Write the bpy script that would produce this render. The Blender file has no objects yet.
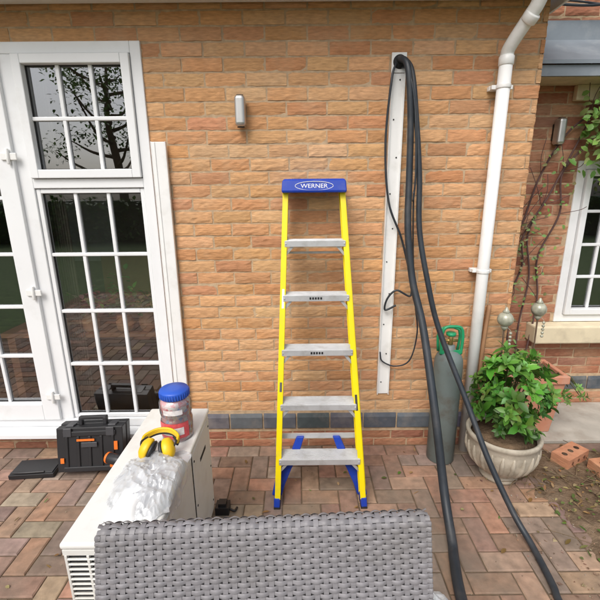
import bpy, math, random
from mathutils import Vector, Matrix, noise
random.seed(7)
R=random.random
def U(a,b): return random.uniform(a,b)
V=Vector
SC=bpy.context.scene

# ---------------------------------------------------------------- materials
def mat(name,col=(1,1,1),rough=.5,metal=0,var=.12,scale=6,bump=0,bscale=60,bdist=.004,attr=False,stretch=(1,1,1),dirt=None,dscale=3,dth=(.5,.7),coat=0,trans=0,spec=.5):
    m=bpy.data.materials.new(name); m.use_nodes=True
    nt=m.node_tree; N=nt.nodes; L=nt.links
    b=N['Principled BSDF']; out=N['Material Output']
    b.inputs['Roughness'].default_value=rough; b.inputs['Metallic'].default_value=metal
    b.inputs['Specular IOR Level'].default_value=spec
    if coat: b.inputs['Coat Weight'].default_value=coat
    tc=N.new('ShaderNodeTexCoord'); mp=N.new('ShaderNodeMapping'); mp.inputs['Scale'].default_value=stretch
    L.new(tc.outputs['Object'],mp.inputs['Vector'])
    no=N.new('ShaderNodeTexNoise'); no.inputs['Scale'].default_value=scale; no.inputs['Detail'].default_value=6
    L.new(mp.outputs[0],no.inputs['Vector'])
    mr=N.new('ShaderNodeMapRange'); mr.inputs[1].default_value=.25; mr.inputs[2].default_value=.75
    mr.inputs[3].default_value=1-var; mr.inputs[4].default_value=1+var
    L.new(no.outputs['Fac'],mr.inputs[0])
    sc=N.new('ShaderNodeVectorMath'); sc.operation='SCALE'
    if attr:
        at=N.new('ShaderNodeAttribute'); at.attribute_name='Col'
        mu=N.new('ShaderNodeVectorMath'); mu.operation='MULTIPLY'; mu.inputs[1].default_value=col[:3]
        L.new(at.outputs['Color'],mu.inputs[0]); L.new(mu.outputs[0],sc.inputs[0])
    else: sc.inputs[0].default_value=col[:3]
    L.new(mr.outputs[0],sc.inputs['Scale'])
    last=sc.outputs[0]
    if dirt:
        n2=N.new('ShaderNodeTexNoise'); n2.inputs['Scale'].default_value=dscale; n2.inputs['Detail'].default_value=9; n2.inputs['Roughness'].default_value=.65
        L.new(tc.outputs['Object'],n2.inputs['Vector'])
        m2=N.new('ShaderNodeMapRange'); m2.inputs[1].default_value=dth[0]; m2.inputs[2].default_value=dth[1]; m2.inputs[4].default_value=dirt[3]
        L.new(n2.outputs['Fac'],m2.inputs[0])
        mx=N.new('ShaderNodeMixRGB'); mx.inputs[2].default_value=(*dirt[:3],1)
        L.new(m2.outputs[0],mx.inputs[0]); L.new(last,mx.inputs[1]); last=mx.outputs[0]
    L.new(last,b.inputs['Base Color'])
    if bump:
        nb=N.new('ShaderNodeTexNoise'); nb.inputs['Scale'].default_value=bscale; nb.inputs['Detail'].default_value=7; nb.inputs['Roughness'].default_value=.6
        L.new(mp.outputs[0],nb.inputs['Vector'])
        bu=N.new('ShaderNodeBump'); bu.inputs['Strength'].default_value=bump; bu.inputs['Distance'].default_value=bdist
        L.new(nb.outputs['Fac'],bu.inputs['Height']); L.new(bu.outputs[0],b.inputs['Normal'])
    if trans:
        tr=N.new('ShaderNodeBsdfTranslucent'); L.new(last,tr.inputs['Color'])
        ms=N.new('ShaderNodeMixShader'); ms.inputs[0].default_value=trans
        L.new(b.outputs[0],ms.inputs[1]); L.new(tr.outputs[0],ms.inputs[2]); L.new(ms.outputs[0],out.inputs[0])
    return m

def glassmat(name,tint=(.8,.84,.83),refl=.14,rough=.0,diff=0,dcol=(.8,.8,.82),wave=.0):
    m=bpy.data.materials.new(name); m.use_nodes=True
    nt=m.node_tree; N=nt.nodes; L=nt.links; N.remove(N['Principled BSDF']); out=N['Material Output']
    t=N.new('ShaderNodeBsdfTransparent'); t.inputs[0].default_value=(*tint,1)
    g=N.new('ShaderNodeBsdfGlossy'); g.inputs['Roughness'].default_value=rough; g.inputs[0].default_value=(.95,.97,1,1)
    fr=N.new('ShaderNodeFresnel'); fr.inputs[0].default_value=1.5
    ad=N.new('ShaderNodeMath'); ad.operation='ADD'; ad.inputs[1].default_value=refl-.04; ad.use_clamp=True
    L.new(fr.outputs[0],ad.inputs[0])
    ms=N.new('ShaderNodeMixShader'); L.new(ad.outputs[0],ms.inputs[0]); L.new(t.outputs[0],ms.inputs[1]); L.new(g.outputs[0],ms.inputs[2])
    last=ms
    if wave:
        tc=N.new('ShaderNodeTexCoord'); nb=N.new('ShaderNodeTexNoise'); nb.inputs['Scale'].default_value=3
        L.new(tc.outputs['Object'],nb.inputs['Vector'])
        bu=N.new('ShaderNodeBump'); bu.inputs['Strength'].default_value=wave; bu.inputs['Distance'].default_value=.01
        L.new(nb.outputs[0],bu.inputs['Height']); L.new(bu.outputs[0],g.inputs['Normal'])
    if diff:
        d=N.new('ShaderNodeBsdfDiffuse'); d.inputs[0].default_value=(*dcol,1)
        m2=N.new('ShaderNodeMixShader'); m2.inputs[0].default_value=diff
        L.new(ms.outputs[0],m2.inputs[1]); L.new(d.outputs[0],m2.inputs[2]); last=m2
    L.new(last.outputs[0],out.inputs[0]); return m

M={}
M['brick']=mat('brick_face',rough=.9,var=.20,scale=26,bump=.8,bscale=22,bdist=.005,attr=True,stretch=(1,1,4.5),dirt=(.54,.39,.25,.45),dscale=4.0,dth=(.50,.75),spec=.2)
M['mortar']=mat('mortar',(.47,.345,.225),.95,var=.25,scale=30,bump=.5,bscale=120,spec=.1)
M['bluebrick']=mat('engineering_brick',rough=.6,var=.2,scale=20,bump=.2,attr=True,dirt=(.25,.22,.2,.5),dscale=8)
M['paver']=mat('paver_block',rough=.92,var=.30,scale=22,bump=.6,bscale=140,bdist=.002,attr=True,dirt=(.17,.145,.115,.8),dscale=2.2,dth=(.43,.70),spec=.25)
M['sand']=mat('joint_sand',(.14,.105,.07),1,var=.3,scale=40,bump=.5,spec=.1)
M['upvc']=mat('white_upvc',(.80,.81,.82),.3,var=.03,scale=3,dirt=(.5,.48,.44,.3),dscale=5,dth=(.55,.8))
M['upvc2']=mat('white_pipe_plastic',(.82,.82,.81),.35,var=.03,dirt=(.5,.48,.43,.5),dscale=7,dth=(.5,.8))
M['gasket']=mat('gasket',(.02,.02,.02),.6)
M['glass']=glassmat('window_glass',wave=.04,refl=.23,tint=(.93,.95,.94))
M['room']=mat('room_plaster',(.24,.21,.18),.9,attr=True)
M['steel']=mat('brushed_steel',(.55,.54,.52),.32,.85,var=.1)
M['alu']=mat('aluminium',(.60,.61,.62),.42,.45,var=.14,scale=12,dirt=(.34,.32,.29,.55),dscale=14,dth=(.5,.75))
M['yellow']=mat('yellow_fibreglass',(.84,.66,.0),.42,var=.07,scale=5,dirt=(.5,.42,.1,.4),dscale=12,dth=(.53,.8))
M['blue']=mat('blue_plastic',(.008,.045,.38),.42,var=.1,dirt=(.12,.14,.3,.4),dscale=14)
M['black']=mat('black_plastic',(.018,.018,.02),.45,var=.2)
M['cable']=mat('black_conduit_rubber',(.022,.028,.036),.48,var=.25,scale=14,dirt=(.09,.085,.08,.5),dscale=9,dth=(.5,.8))
M['orange']=mat('orange_plastic',(.75,.17,.02),.45)
M['white']=mat('white_plastic',(.80,.80,.78),.4,var=.03)
M['wtext']=mat('white_print',(.8,.8,.8),.5,var=.02)
M['acwhite']=mat('painted_steel_white',(.74,.74,.71),.4,var=.03,dirt=(.42,.36,.28,.5),dscale=6,dth=(.47,.8))
M['dark']=mat('dark_void',(.02,.02,.022),.8)
M['wicker']=mat('grey_synthetic_wicker',(.225,.215,.225),.48,var=.2,scale=30,bump=.25,bscale=120,bdist=.001,stretch=(.25,1,4),dirt=(.16,.15,.14,.6),dscale=5,dth=(.45,.7))
M['wickerd']=mat('wicker_core',(.04,.038,.04),.8)
M['cyl']=mat('grey_green_cylinder_paint',(.15,.185,.18),.5,var=.12,dirt=(.11,.09,.07,.7),dscale=10,dth=(.52,.7))
M['green']=mat('green_plastic',(.02,.30,.13),.4)
M['terra']=mat('terracotta',(.52,.23,.14),.85,var=.15,dirt=(.45,.36,.3,.5),dscale=12,bump=.2)
M['pot']=mat('cast_stone_pot',(.46,.41,.33),.85,var=.18,scale=10,bump=.4,dirt=(.2,.17,.12,.7),dscale=9,dth=(.48,.7))
M['soil']=mat('soil',(.15,.10,.062),.95,var=.45,scale=18,bump=1,bscale=40,bdist=.02,dirt=(.30,.22,.15,.8),dscale=2.6,spec=.2)
M['leaf']=mat('leaf',rough=.42,var=.15,attr=True,trans=.25,spec=.45)
M['bark']=mat('bark',(.13,.085,.055),.9,var=.3,bump=.5,scale=20)
M['conc']=mat('concrete',(.42,.39,.34),.95,var=.18,scale=8,bump=.3,dirt=(.27,.22,.17,.7),dscale=3.5)
M['lead']=mat('lead_flashing',(.21,.24,.27),.55,.2,var=.15,bump=.2,bscale=12,dirt=(.38,.4,.41,.5),dscale=5)
M['cream']=mat('cream_stone',(.70,.61,.43),.8,var=.1,bump=.15,dirt=(.4,.34,.24,.5),dscale=7)
M['tile']=mat('roof_tile',(.10,.075,.065),.85,var=.3,bump=.4)
M['grass']=mat('grass',(.075,.115,.035),.95,var=.35,scale=14,bump=.6)
M['orb']=mat('orb_ceramic',(.38,.38,.30),.25,.1,var=.4,scale=30)
M['bag']=glassmat('clear_plastic_bag',(.96,.97,.98),.16,.12,.34,(.84,.85,.87))
M['bagw']=mat('white_plastic_bag',(.75,.77,.78),.35,trans=.3,var=.05)
M['paper']=mat('white_paper',(.80,.80,.79),.7,var=.03)
M['clear']=glassmat('clear_tub',(.93,.95,.96),.10,.04,.06)
M['wood']=mat('wooden_handle',(.30,.16,.08),.7,var=.25,stretch=(1,1,.2),scale=30)

# ---------------------------------------------------------------- builder
class MB:
    def __init__(s): s.v=[];s.f=[];s.c=[];s.m=[];s.sm=[]
    def add(s,vs,fs,col=(1,1,1),m=0,sm=False):
        o=len(s.v); s.v+= [tuple(p) for p in vs]; s.c+=[(*col[:3],1)]*len(vs)
        for f in fs: s.f.append([i+o for i in f]); s.m.append(m); s.sm.append(sm)
    def obox(s,c,ax,ay,az,col=(1,1,1),m=0):
        c,ax,ay,az=V(c),V(ax),V(ay),V(az)
        vs=[c+sx*ax+sy*ay+sz*az for sz in(-1,1) for sy in(-1,1) for sx in(-1,1)]
        fs=[(0,2,3,1),(4,5,7,6),(0,1,5,4),(2,6,7,3),(0,4,6,2),(1,3,7,5)]
        if ax.cross(ay).dot(az)<0: fs=[f[::-1] for f in fs]
        s.add(vs,fs,col,m)
    def box(s,x0,x1,y0,y1,z0,z1,col=(1,1,1),m=0):
        s.obox(((x0+x1)/2,(y0+y1)/2,(z0+z1)/2),((x1-x0)/2,0,0),(0,(y1-y0)/2,0),(0,0,(z1-z0)/2),col,m)
    def beam(s,a,b,w,d,side=(1,0,0),col=(1,1,1),m=0):
        a,b=V(a),V(b); t=(b-a); sd=V(side); sd=(sd-t.normalized()*sd.dot(t.normalized())).normalized(); n=t.normalized().cross(sd)
        s.obox((a+b)/2,sd*w/2,n*d/2,t/2,col,m)
    def tube(s,pts,r,seg=10,col=(1,1,1),m=0,res=8,smooth=True,ridge=0):
        P=[V(p) for p in pts]; rs=r if isinstance(r,(list,tuple)) else [r]*len(P)
        if res>1 and len(P)>2:
            Q=[];RR=[]
            for i in range(len(P)-1):
                p0=P[max(i-1,0)];p1=P[i];p2=P[i+1];p3=P[min(i+2,len(P)-1)]
                for k in range(res):
                    t=k/res
                    Q.append(.5*((2*p1)+(p2-p0)*t+(2*p0-5*p1+4*p2-p3)*t*t+(3*p1-p0-3*p2+p3)*t**3)); RR.append(rs[i]*(1-t)+rs[i+1]*t)
            Q.append(P[-1]);RR.append(rs[-1]); P,rs=Q,RR
        vs=[];fs=[];n=None
        for i,p in enumerate(P):
            t=(P[min(i+1,len(P)-1)]-P[max(i-1,0)]).normalized()
            if n is None:
                n=t.orthogonal().normalized()
            n=(n-t*n.dot(t)).normalized(); b=t.cross(n)
            rr=rs[i]
            for k in range(seg):
                a=2*math.pi*k/seg; vs.append(p+rr*(math.cos(a)*n+math.sin(a)*b))
        for i in range(len(P)-1):
            for k in range(seg):
                fs.append((i*seg+k,i*seg+(k+1)%seg,(i+1)*seg+(k+1)%seg,(i+1)*seg+k))
        fs.append(tuple(range(seg))[::-1]); fs.append(tuple((len(P)-1)*seg+k for k in range(seg)))
        s.add(vs,fs,col,m,smooth)
    def lathe(s,c,prof,seg=32,col=(1,1,1),m=0,axis=(0,0,1),smooth=True,sx=1,sy=1):
        c=V(c);az=V(axis).normalized(); ax=az.orthogonal().normalized() if abs(az.z)<.999 else V((1,0,0)); ay=az.cross(ax)
        vs=[];fs=[]
        for r,z in prof:
            for k in range(seg):
                a=2*math.pi*k/seg; vs.append(c+ax*r*math.cos(a)*sx+ay*r*math.sin(a)*sy+az*z)
        for i in range(len(prof)-1):
            for k in range(seg): fs.append((i*seg+k,i*seg+(k+1)%seg,(i+1)*seg+(k+1)%seg,(i+1)*seg+k))
        if prof[0][0]>1e-4: fs.append(tuple(range(seg))[::-1])
        if prof[-1][0]>1e-4: fs.append(tuple((len(prof)-1)*seg+k for k in range(seg)))
        s.add(vs,fs,col,m,smooth)
    def ball(s,c,r,col=(1,1,1),m=0,seg=20,sz=1):
        s.lathe(c,[(max(1e-5,r*math.sin(math.pi*i/12)),-r*sz*math.cos(math.pi*i/12)) for i in range(13)],seg,col,m)
    def leaf(s,b,d,up,ln,w,col,m=0,droop=.25):
        b=V(b);d=V(d).normalized();up=V(up); sd=d.cross(up)
        if sd.length<1e-3: sd=d.orthogonal()
        sd.normalize(); n=sd.cross(d).normalized()
        def P(t,x,h): return b+d*ln*t+sd*w*x+n*(h*w-droop*ln*t*t)
        vs=[P(0,0,0),P(.3,.42,.12),P(.3,0,0),P(.3,-.42,.12),P(.68,.40,.1),P(.68,0,0),P(.68,-.40,.1),P(1,0,0)]
        s.add(vs,[(0,1,2),(0,2,3),(2,1,4,5),(3,2,5,6),(5,4,7),(6,5,7)],col,m,True)
    def build(s,name,mats,parent=None,bevel=0,seg=2):
        me=bpy.data.meshes.new(name); me.from_pydata(s.v,[],s.f); me.update()
        for mm in (mats if isinstance(mats,(list,tuple)) else [mats]): me.materials.append(M[mm] if isinstance(mm,str) else mm)
        me.polygons.foreach_set('material_index',s.m); me.polygons.foreach_set('use_smooth',s.sm)
        a=me.color_attributes.new('Col','FLOAT_COLOR','POINT'); a.data.foreach_set('color',[x for c in s.c for x in c])
        o=bpy.data.objects.new(name,me); SC.collection.objects.link(o)
        if parent: o.parent=parent
        if bevel:
            bv=o.modifiers.new('b','BEVEL'); bv.width=bevel; bv.segments=seg; bv.limit_method='ANGLE'; bv.angle_limit=math.radians(40)
        return o
def empty(name):
    o=bpy.data.objects.new(name,None); SC.collection.objects.link(o); return o
def jit(c,a=.08):
    k=1+U(-a,a); return tuple(max(0,x*k*(1+U(-a,a)*.4)) for x in c)

# ---------------------------------------------------------------- brickwork
PZ=.070; PU=.215
def cells(us,zs,holes):
    us=sorted(set(us+[h[i] for h in holes for i in(0,1) if us[0]<h[i]<us[1]])); zs=sorted(set(zs+[h[i] for h in holes for i in(2,3) if zs[0]<h[i]<zs[1]]))
    for a,b in zip(us,us[1:]):
        for c,d in zip(zs,zs[1:]):
            mu,mz=(a+b)/2,(c+d)/2
            if not any(h[0]<mu<h[1] and h[2]<mz<h[3] for h in holes): yield a,b,c,d
def brick_wall(name,O,Ux,Nn,length,z0,z1,holes,pal,parent,detail=True,thick=.1,off0=0,pz=PZ):
    O=V(O);Ux=V(Ux);Nn=V(Nn);mb=MB(); Z=V((0,0,1))
    flip=Ux.cross(Z).dot(Nn)<0
    P=lambda u,z,d:O+Ux*u+Z*z+Nn*d
    for a,b,c,d in cells([0,length],[z0,z1],holes):
        q=[P(a,c,-.0045),P(b,c,-.0045),P(b,d,-.0045),P(a,d,-.0045)]
        mb.add(q if not flip else q[::-1],[(0,1,2,3)],m=1)
    for h in holes:
        for (u0,za,u1,zb) in((h[0],h[2],h[0],h[3]),(h[1],h[2],h[1],h[3]),(h[0],h[3],h[1],h[3]),(h[0],h[2],h[1],h[2])):
            mb.add([P(u0,za,-.0045),P(u1,zb,-.0045),P(u1,zb,-thick),P(u0,za,-thick)],[(0,1,2,3)],m=1)
    k=0;z=z0
    while z<z1-.02:
        zt=min(z+pz-.0095,z1); u=-PU+(PU/2 if k%2 else 0)+off0+U(-.006,.006)
        while u<length:
            segs=[(max(u,0),min(u+PU-.0095,length))]
            for h in holes:
                if h[2]<(z+zt)/2<h[3]:
                    ns=[]
                    for a,b in segs:
                        if b<=h[0] or a>=h[1]: ns.append((a,b))
                        else:
                            if a<h[0]: ns.append((a,h[0]))
                            if b>h[1]: ns.append((h[1],b))
                    segs=ns
            for a,b in segs:
                if b-a<.02: continue
                col=jit(random.choice(pal),.09); nx=max(2,int((b-a)/.024)) if detail else 2; nz=4 if detail else 2
                off=U(-.0012,.0018); sd=U(0,99); tilt=U(-.0015,.0015)
                vs=[];idx={}
                for j in range(nz+1):
                    for i in range(nx+1):
                        uu=a+(b-a)*i/nx; zz=z+(zt-z)*j/nz
                        e=(i in(0,nx)) or (j in(0,nz))
                        n=noise.noise(V((uu*28+sd,zz*90,sd)))
                        dd=off+n*.0030+tilt*(2*j/nz-1)-(.0030 if e else 0)
                        if e: uu+=U(-.0018,.0018) if i in(0,nx) else 0; zz+=U(-.0017,.0017) if j in(0,nz) else 0
                        idx[i,j]=len(vs); vs.append(P(uu,zz,dd))
                fs=[(idx[i,j],idx[i+1,j],idx[i+1,j+1],idx[i,j+1]) for j in range(nz) for i in range(nx)]
                ring=[(i,0) for i in range(nx)]+[(nx,j) for j in range(nz)]+[(i,nz) for i in range(nx,0,-1)]+[(0,j) for j in range(nz,0,-1)]
                base=len(vs)
                for r in ring: vs.append(vs[idx[r]]-Nn*.02)
                n=len(ring)
                for t in range(n): fs.append((base+t,base+(t+1)%n,idx[ring[(t+1)%n]],idx[ring[t]]))
                if flip: fs=[f[::-1] for f in fs]
                mb.add(vs,fs,col,0,False)
            u+=PU
        z+=pz;k+=1
    return mb.build(name,['brick','mortar'],parent)
def plinth(name,O,Ux,Nn,length,holes,parent):
    O=V(O);Ux=V(Ux);Nn=V(Nn);mb=MB();u=-.08
    while u<length:
        a,b=max(u,0),min(u+PU-.009,length)
        ok=True
        for h in holes:
            if a<h[1] and b>h[0]:
                if a<h[0]: b=h[0]
                elif b>h[1]: a=h[1]
                else: ok=False
        if ok and b-a>.03:
            c=jit((.10,.11,.13),.3); vs=[]
            for uu in(a,b):
                for d,z in((-.03,.127),(.012,.127),(.012,.205),(-.002,.240),(-.03,.240)): vs.append(O+Ux*uu+Nn*(d+U(-.001,.001))+V((0,0,z)))
            mb.add(vs,[(0,1,2,3,4),(9,8,7,6,5)]+[(i,i+5,(i+1)%5+5,(i+1)%5) for i in range(5)],c,0)
        u+=PU
    mb.build(name,'bluebrick',parent,.003)
    m2=MB(); 
    for a,b,c,d in cells([0,length],[.10,.252],holes):
        m2.obox(O+Ux*(a+b)/2+V((0,0,(c+d)/2))-Nn*.012,Ux*(b-a)/2,Nn*.014,V((0,0,(d-c)/2)))
    m2.build(name+'_bed','mortar',parent)

house=empty('brick_house')
WY=2.30
pal=[(.57,.315,.155),(.59,.335,.17),(.54,.285,.135),(.60,.36,.195),(.56,.30,.145),(.52,.26,.125),(.59,.345,.18),(.50,.255,.135),(.57,.32,.165)]
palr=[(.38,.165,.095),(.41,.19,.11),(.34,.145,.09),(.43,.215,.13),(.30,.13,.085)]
X0=-3.6
DX0,DX1,DZ0,DZ1=-2.46,-.80,.12,2.35
hd=(DX0-X0,DX1-X0,DZ0,DZ1)
brick_wall('front_wall_brickwork',(X0,WY,0),(1,0,0),(0,-1,0),1.26-X0,.25,2.575,[(hd[0],hd[1],.0,DZ1)],pal,house,thick=.12)
brick_wall('front_wall_base_bricks',(X0,WY,0),(1,0,0),(0,-1,0),1.26-X0,-.03,.12,[],palr,house,pz=.075)
plinth('engineering_brick_plinth',(X0,WY,0),(1,0,0),(0,-1,0),1.26-X0,[(hd[0],hd[1],0,.3)],house)
brick_wall('return_wall_brickwork',(1.26,WY,0),(0,1,0),(1,0,0),.5,-.03,2.575,[],pal,house)
FY=2.80
hw=(.66,1.95,.67,1.79)
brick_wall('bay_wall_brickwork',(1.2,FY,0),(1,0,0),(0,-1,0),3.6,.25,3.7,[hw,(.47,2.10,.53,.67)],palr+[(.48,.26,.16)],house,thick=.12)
brick_wall('bay_wall_base_bricks',(1.2,FY,0),(1,0,0),(0,-1,0),3.6,-.03,.12,[],palr,house,pz=.075)
plinth('bay_plinth',(1.2,FY,0),(1,0,0),(0,-1,0),3.6,[],house)

# ---- glazed unit helper
def muntins(mb,x0,x1,z0,z1,nc,rows,y,w=.02,m=0):
    for i in range(1,nc):
        x=x0+(x1-x0)*i/nc; mb.box(x-w/2,x+w/2,y-.006,y+.012,z0,z1,m=m)
    for zz in rows:
        mb.box(x0,x1,y-.0085,y+.0145,zz-w/2,zz+w/2,m=m)
door=MB();gl=MB();gk=MB()
def frame(mb,x0,x1,z0,z1,w,y0,y1,wb=None,wt=None):
    wb=wb or w; wt=wt or w
    mb.box(x0,x0+w,y0,y1,z0,z1); mb.box(x1-w,x1,y0,y1,z0,z1)
    mb.box(x0+w,x1-w,y0,y1,z0,z0+wb); mb.box(x0+w,x1-w,y0,y1,z1-wt,z1)
def pane(x0,x1,z0,z1,y):
    gl.add([(x0-.008,y,z0-.008),(x1+.008,y,z0-.008),(x1+.008,y,z1+.008),(x0-.008,y,z1+.008)],[(0,1,2,3)])
    t=.005
    for a in((x0,x0+t,z0,z1),(x1-t,x1,z0,z1),(x0+t,x1-t,z0,z0+t),(x0+t,x1-t,z1-t,z1)): gk.box(a[0],a[1],y-.006,y-.001,a[2],a[3])
frame(door,DX0,DX1,.155,DZ1,.055,2.290,2.36)
door.box(-1.535,-1.46,2.291,2.36,.21,DZ1-.055)           # mullion
door.box(-1.46,-.855,2.291,2.36,1.635,1.685)             # transom
frame(door,-1.457,-.858,1.688,2.292,.045,2.272,2.345)
pane(-1.412,-.903,1.733,2.247,2.315); muntins(door,-1.412,-.903,1.733,2.247,3,[1.99],2.306)
frame(door,-1.458,-.857,.213,1.632,.024,2.301,2.345)
pane(-1.434,-.881,.237,1.608,2.325); muntins(door,-1.434,-.881,.237,1.608,3,[.58,.923,1.265],2.316)
frame(door,-2.402,-1.532,.215,2.29,.10,2.268,2.345,wb=.11)
pane(-2.302,-1.632,.325,2.19,2.315); muntins(door,-2.302,-1.632,.325,2.19,3,[.64,.955,1.27,1.585,1.89],2.306)
door.box(DX0,DX1,2.20,2.36,.121,.152)   # cill
door.build('patio_door_frame','upvc',house,.004)
gk.build('patio_door_gaskets','gasket',house)
gl.build('patio_door_glass','glass',house)
hg=MB()
for z in(1.80,1.05,.38):
    hg.box(-1.59,-1.505,2.258,2.268,z-.018,z+.018); hg.lathe((-1.548,2.256,z-.040),[(.009,0),(.009,.08)],12)
hg.build('patio_door_hinges','white',house,.003)

# bay window
bw=MB();gl=MB();gk=MB()
wx0,wx1=1.86,3.15
frame(bw,wx0,wx1,.67,1.79,.055,2.80-.005,2.88)
bw.box(2.44,2.50,2.797,2.88,.725,1.735)
for a,b in((1.918,2.437),(2.503,3.092)):
    frame(bw,a,b,.727,1.733,.042,2.775,2.86)
    pane(a+.042,b-.042,.769,1.691,2.83); muntins(bw,a+.042,b-.042,.769,1.691,3,[.77+.23,.77+.46,.77+.69],2.821)
bw.build('bay_window_frame','upvc',house,.004); gl.build('bay_window_glass','glass',house); gk.build('bay_window_gaskets','gasket',house)
s=MB()
s.obox((2.485,2.79,.600),(.81,0,0),(0,.10,.0),(0,0,.066)); s.build('bay_window_sill','cream',house,.012)
# canopy
c=MB(); xa,xb=1.38,4.6
c.add([(xa,2.53,2.315),(xb,2.53,2.315),(xb,2.795,2.50),(xa,2.795,2.50),(xa,2.53,2.295),(xb,2.53,2.295),(xb,2.795,2.48),(xa,2.795,2.48)],[(0,1,2,3),(4,7,6,5),(0,4,5,1),(0,3,7,4),(1,5,6,2)])
c.box(xa-.01,xb,2.788,2.797,2.48,2.60)
for x in(1.9,2.5,3.1): c.tube([(x,2.53,2.32),(x,2.79,2.502)],.014,8,res=1)
c.build('bay_canopy_lead','lead',house)
c=MB(); c.box(xa+.01,xb,2.545,2.565,2.235,2.293); c.build('bay_canopy_fascia','lead',house)
c=MB(); c.box(xa+.02,xb,2.566,2.79,2.24,2.252); c.box(1.75,xb,2.755,2.795,2.15,2.238); c.build('bay_canopy_soffit','cream',house,.003)
# soffit, fascia, gutter, roof
c=MB(); c.box(X0,1.32,2.075,2.291,2.512,2.524); c.box(X0,1.32,2.055,2.073,2.50,2.64)
c.box(1.32,1.335,2.055,2.79,2.50,2.66)
c.build('soffit_and_fascia','white',house,.002)
g=MB(); vs=[];fs=[]
for x in(X0,1.34):
    for k in range(9):
        a=math.pi*k/8; vs.append((x,1.995-.055*math.cos(a),2.60-.055*math.sin(a)))
for k in range(8): fs.append((k,k+1,k+10,k+9))
g.add(vs,fs,sm=True); go=g.build('gutter','upvc2',house); so=go.modifiers.new('s','SOLIDIFY'); so.thickness=.004
r=MB(); r.add([(X0,2.0,2.66),(1.34,2.0,2.66),(1.34,6,4.6),(X0,6,4.6),(X0,2.0,2.64),(1.34,2.0,2.64),(1.34,6,4.58),(X0,6,4.58)],[(0,1,2,3),(4,7,6,5),(0,4,5,1),(1,5,6,2)])
for i in range(16):
    y=2.0+i*.25; r.obox(((X0+1.34)/2,y+.13,2.672+(y-2+.13)*.485),((1.34-X0)/2,0,0),(0,.13,.056),(0,-.004,.008))
r.build('roof','tile',house)
# interior shell (dim room)
r=MB()
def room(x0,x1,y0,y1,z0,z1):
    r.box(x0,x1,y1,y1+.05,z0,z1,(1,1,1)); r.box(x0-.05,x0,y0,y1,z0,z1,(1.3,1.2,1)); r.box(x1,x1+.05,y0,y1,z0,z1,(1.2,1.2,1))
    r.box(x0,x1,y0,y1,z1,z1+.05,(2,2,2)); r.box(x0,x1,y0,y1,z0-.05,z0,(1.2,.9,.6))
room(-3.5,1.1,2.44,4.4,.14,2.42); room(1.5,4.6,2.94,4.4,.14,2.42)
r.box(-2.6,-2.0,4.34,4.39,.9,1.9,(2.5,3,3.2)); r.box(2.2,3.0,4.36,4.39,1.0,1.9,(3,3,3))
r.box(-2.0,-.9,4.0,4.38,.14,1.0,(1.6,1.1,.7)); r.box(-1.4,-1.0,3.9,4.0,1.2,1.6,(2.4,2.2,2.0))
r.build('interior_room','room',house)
t=MB(); t.box(-1.95,-.85,2.46,2.80,.70,.73,(2.2,1.4,.9)); 
for x in(-1.9,-.9):
    for y in(2.5,2.76): t.box(x-.025,x+.025,y-.025,y+.025,.14,.70,(1.9,1.1,.7))
t.build('table_top',M['room'],house)
t=MB()
for xa_,xb_ in((-1.50,-1.40),(-2.42,-2.2)):
    vs=[];fs=[];n=40
    for i in range(n+1):
        x=xa_+(xb_-xa_)*i/n
        for z in(.16,2.38): vs.append((x,2.47+.02*math.sin(i*1.1),z))
    for i in range(n): fs.append((2*i,2*i+2,2*i+3,2*i+1))
    t.add(vs,fs,(.42,.36,.30),0,True)
t.build('curtains','leaf',house)
t=MB()
for cx,cy,hh,cols in((-1.36,2.48,.06,[(.9,.45,.50),(.85,.6,.6),(.8,.2,.3)]),(-1.14,2.48,.10,[(.4,.7,.2),(.3,.6,.18)]),(-1.00,2.50,.06,[(.85,.8,.3),(.3,.6,.15)])):
    t.lathe((cx,cy,.731),[(.03,0),(.05,.03),(.055,.08),(.042,.11),(.046,.12)],16,(.85,.5,.28),0)
    for i in range(110):
        p=V((cx+random.gauss(0,.05),max(2.40,cy+random.gauss(0,.025)),.87+abs(random.gauss(0,hh))))
        t.leaf(p,(U(-1,1),U(-1,.6),U(-.2,1)),(0,0,1),.045,.035,jit(random.choice(cols if i%3 else [(.2,.42,.12)]),.2),0)
t.build('interior_flowers','leaf',house)

# ---------------------------------------------------------------- ground
g=MB(); g.add([(-70,-70,-.03),(70,-70,-.03),(70,70,-.03),(-70,70,-.03)],[(0,1,2,3)]); g.build('ground','grass')
patio=empty('block_paved_patio')
g=MB(); g.add([(-3.6,-2.0,-.007),(2.6,-2.0,-.007),(2.6,2.295,-.007),(-3.6,2.295,-.007)],[(0,1,2,3)]); g.build('joint_sand','sand',patio)
pp=[(.30,.185,.13),(.34,.215,.155),(.265,.165,.12),(.35,.24,.17),(.23,.165,.13),(.37,.215,.145),(.31,.235,.185),(.27,.20,.16)]
b=MB()
def paver(x0,x1,y0,y1):
    c=jit(random.choice(pp),.15); g=.0028; tz=[U(-.0015,.0015) for _ in range(4)]; h=U(-.0012,.0012); e=.005
    x0+=g;x1-=g;y0+=g;y1-=g
    j=[U(-.0012,.0012) for _ in range(8)]
    vs=[(x0,y0,-.02),(x1,y0,-.02),(x1,y1,-.02),(x0,y1,-.02),(x0,y0,-.004+h),(x1,y0,-.004+h),(x1,y1,-.004+h),(x0,y1,-.004+h),
        (x0+e+j[0],y0+e+j[1],h+tz[0]),(x1-e+j[2],y0+e+j[3],h+tz[1]),(x1-e+j[4],y1-e+j[5],h+tz[2]),(x0+e+j[6],y1-e+j[7],h+tz[3])]
    b.add(vs,[(8,9,10,11)]+[(i,(i+1)%4,(i+1)%4+4,i+4) for i in range(4)]+[(i+4,(i+1)%4+4,(i+1)%4+8,i+8) for i in range(4)],c)
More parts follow.
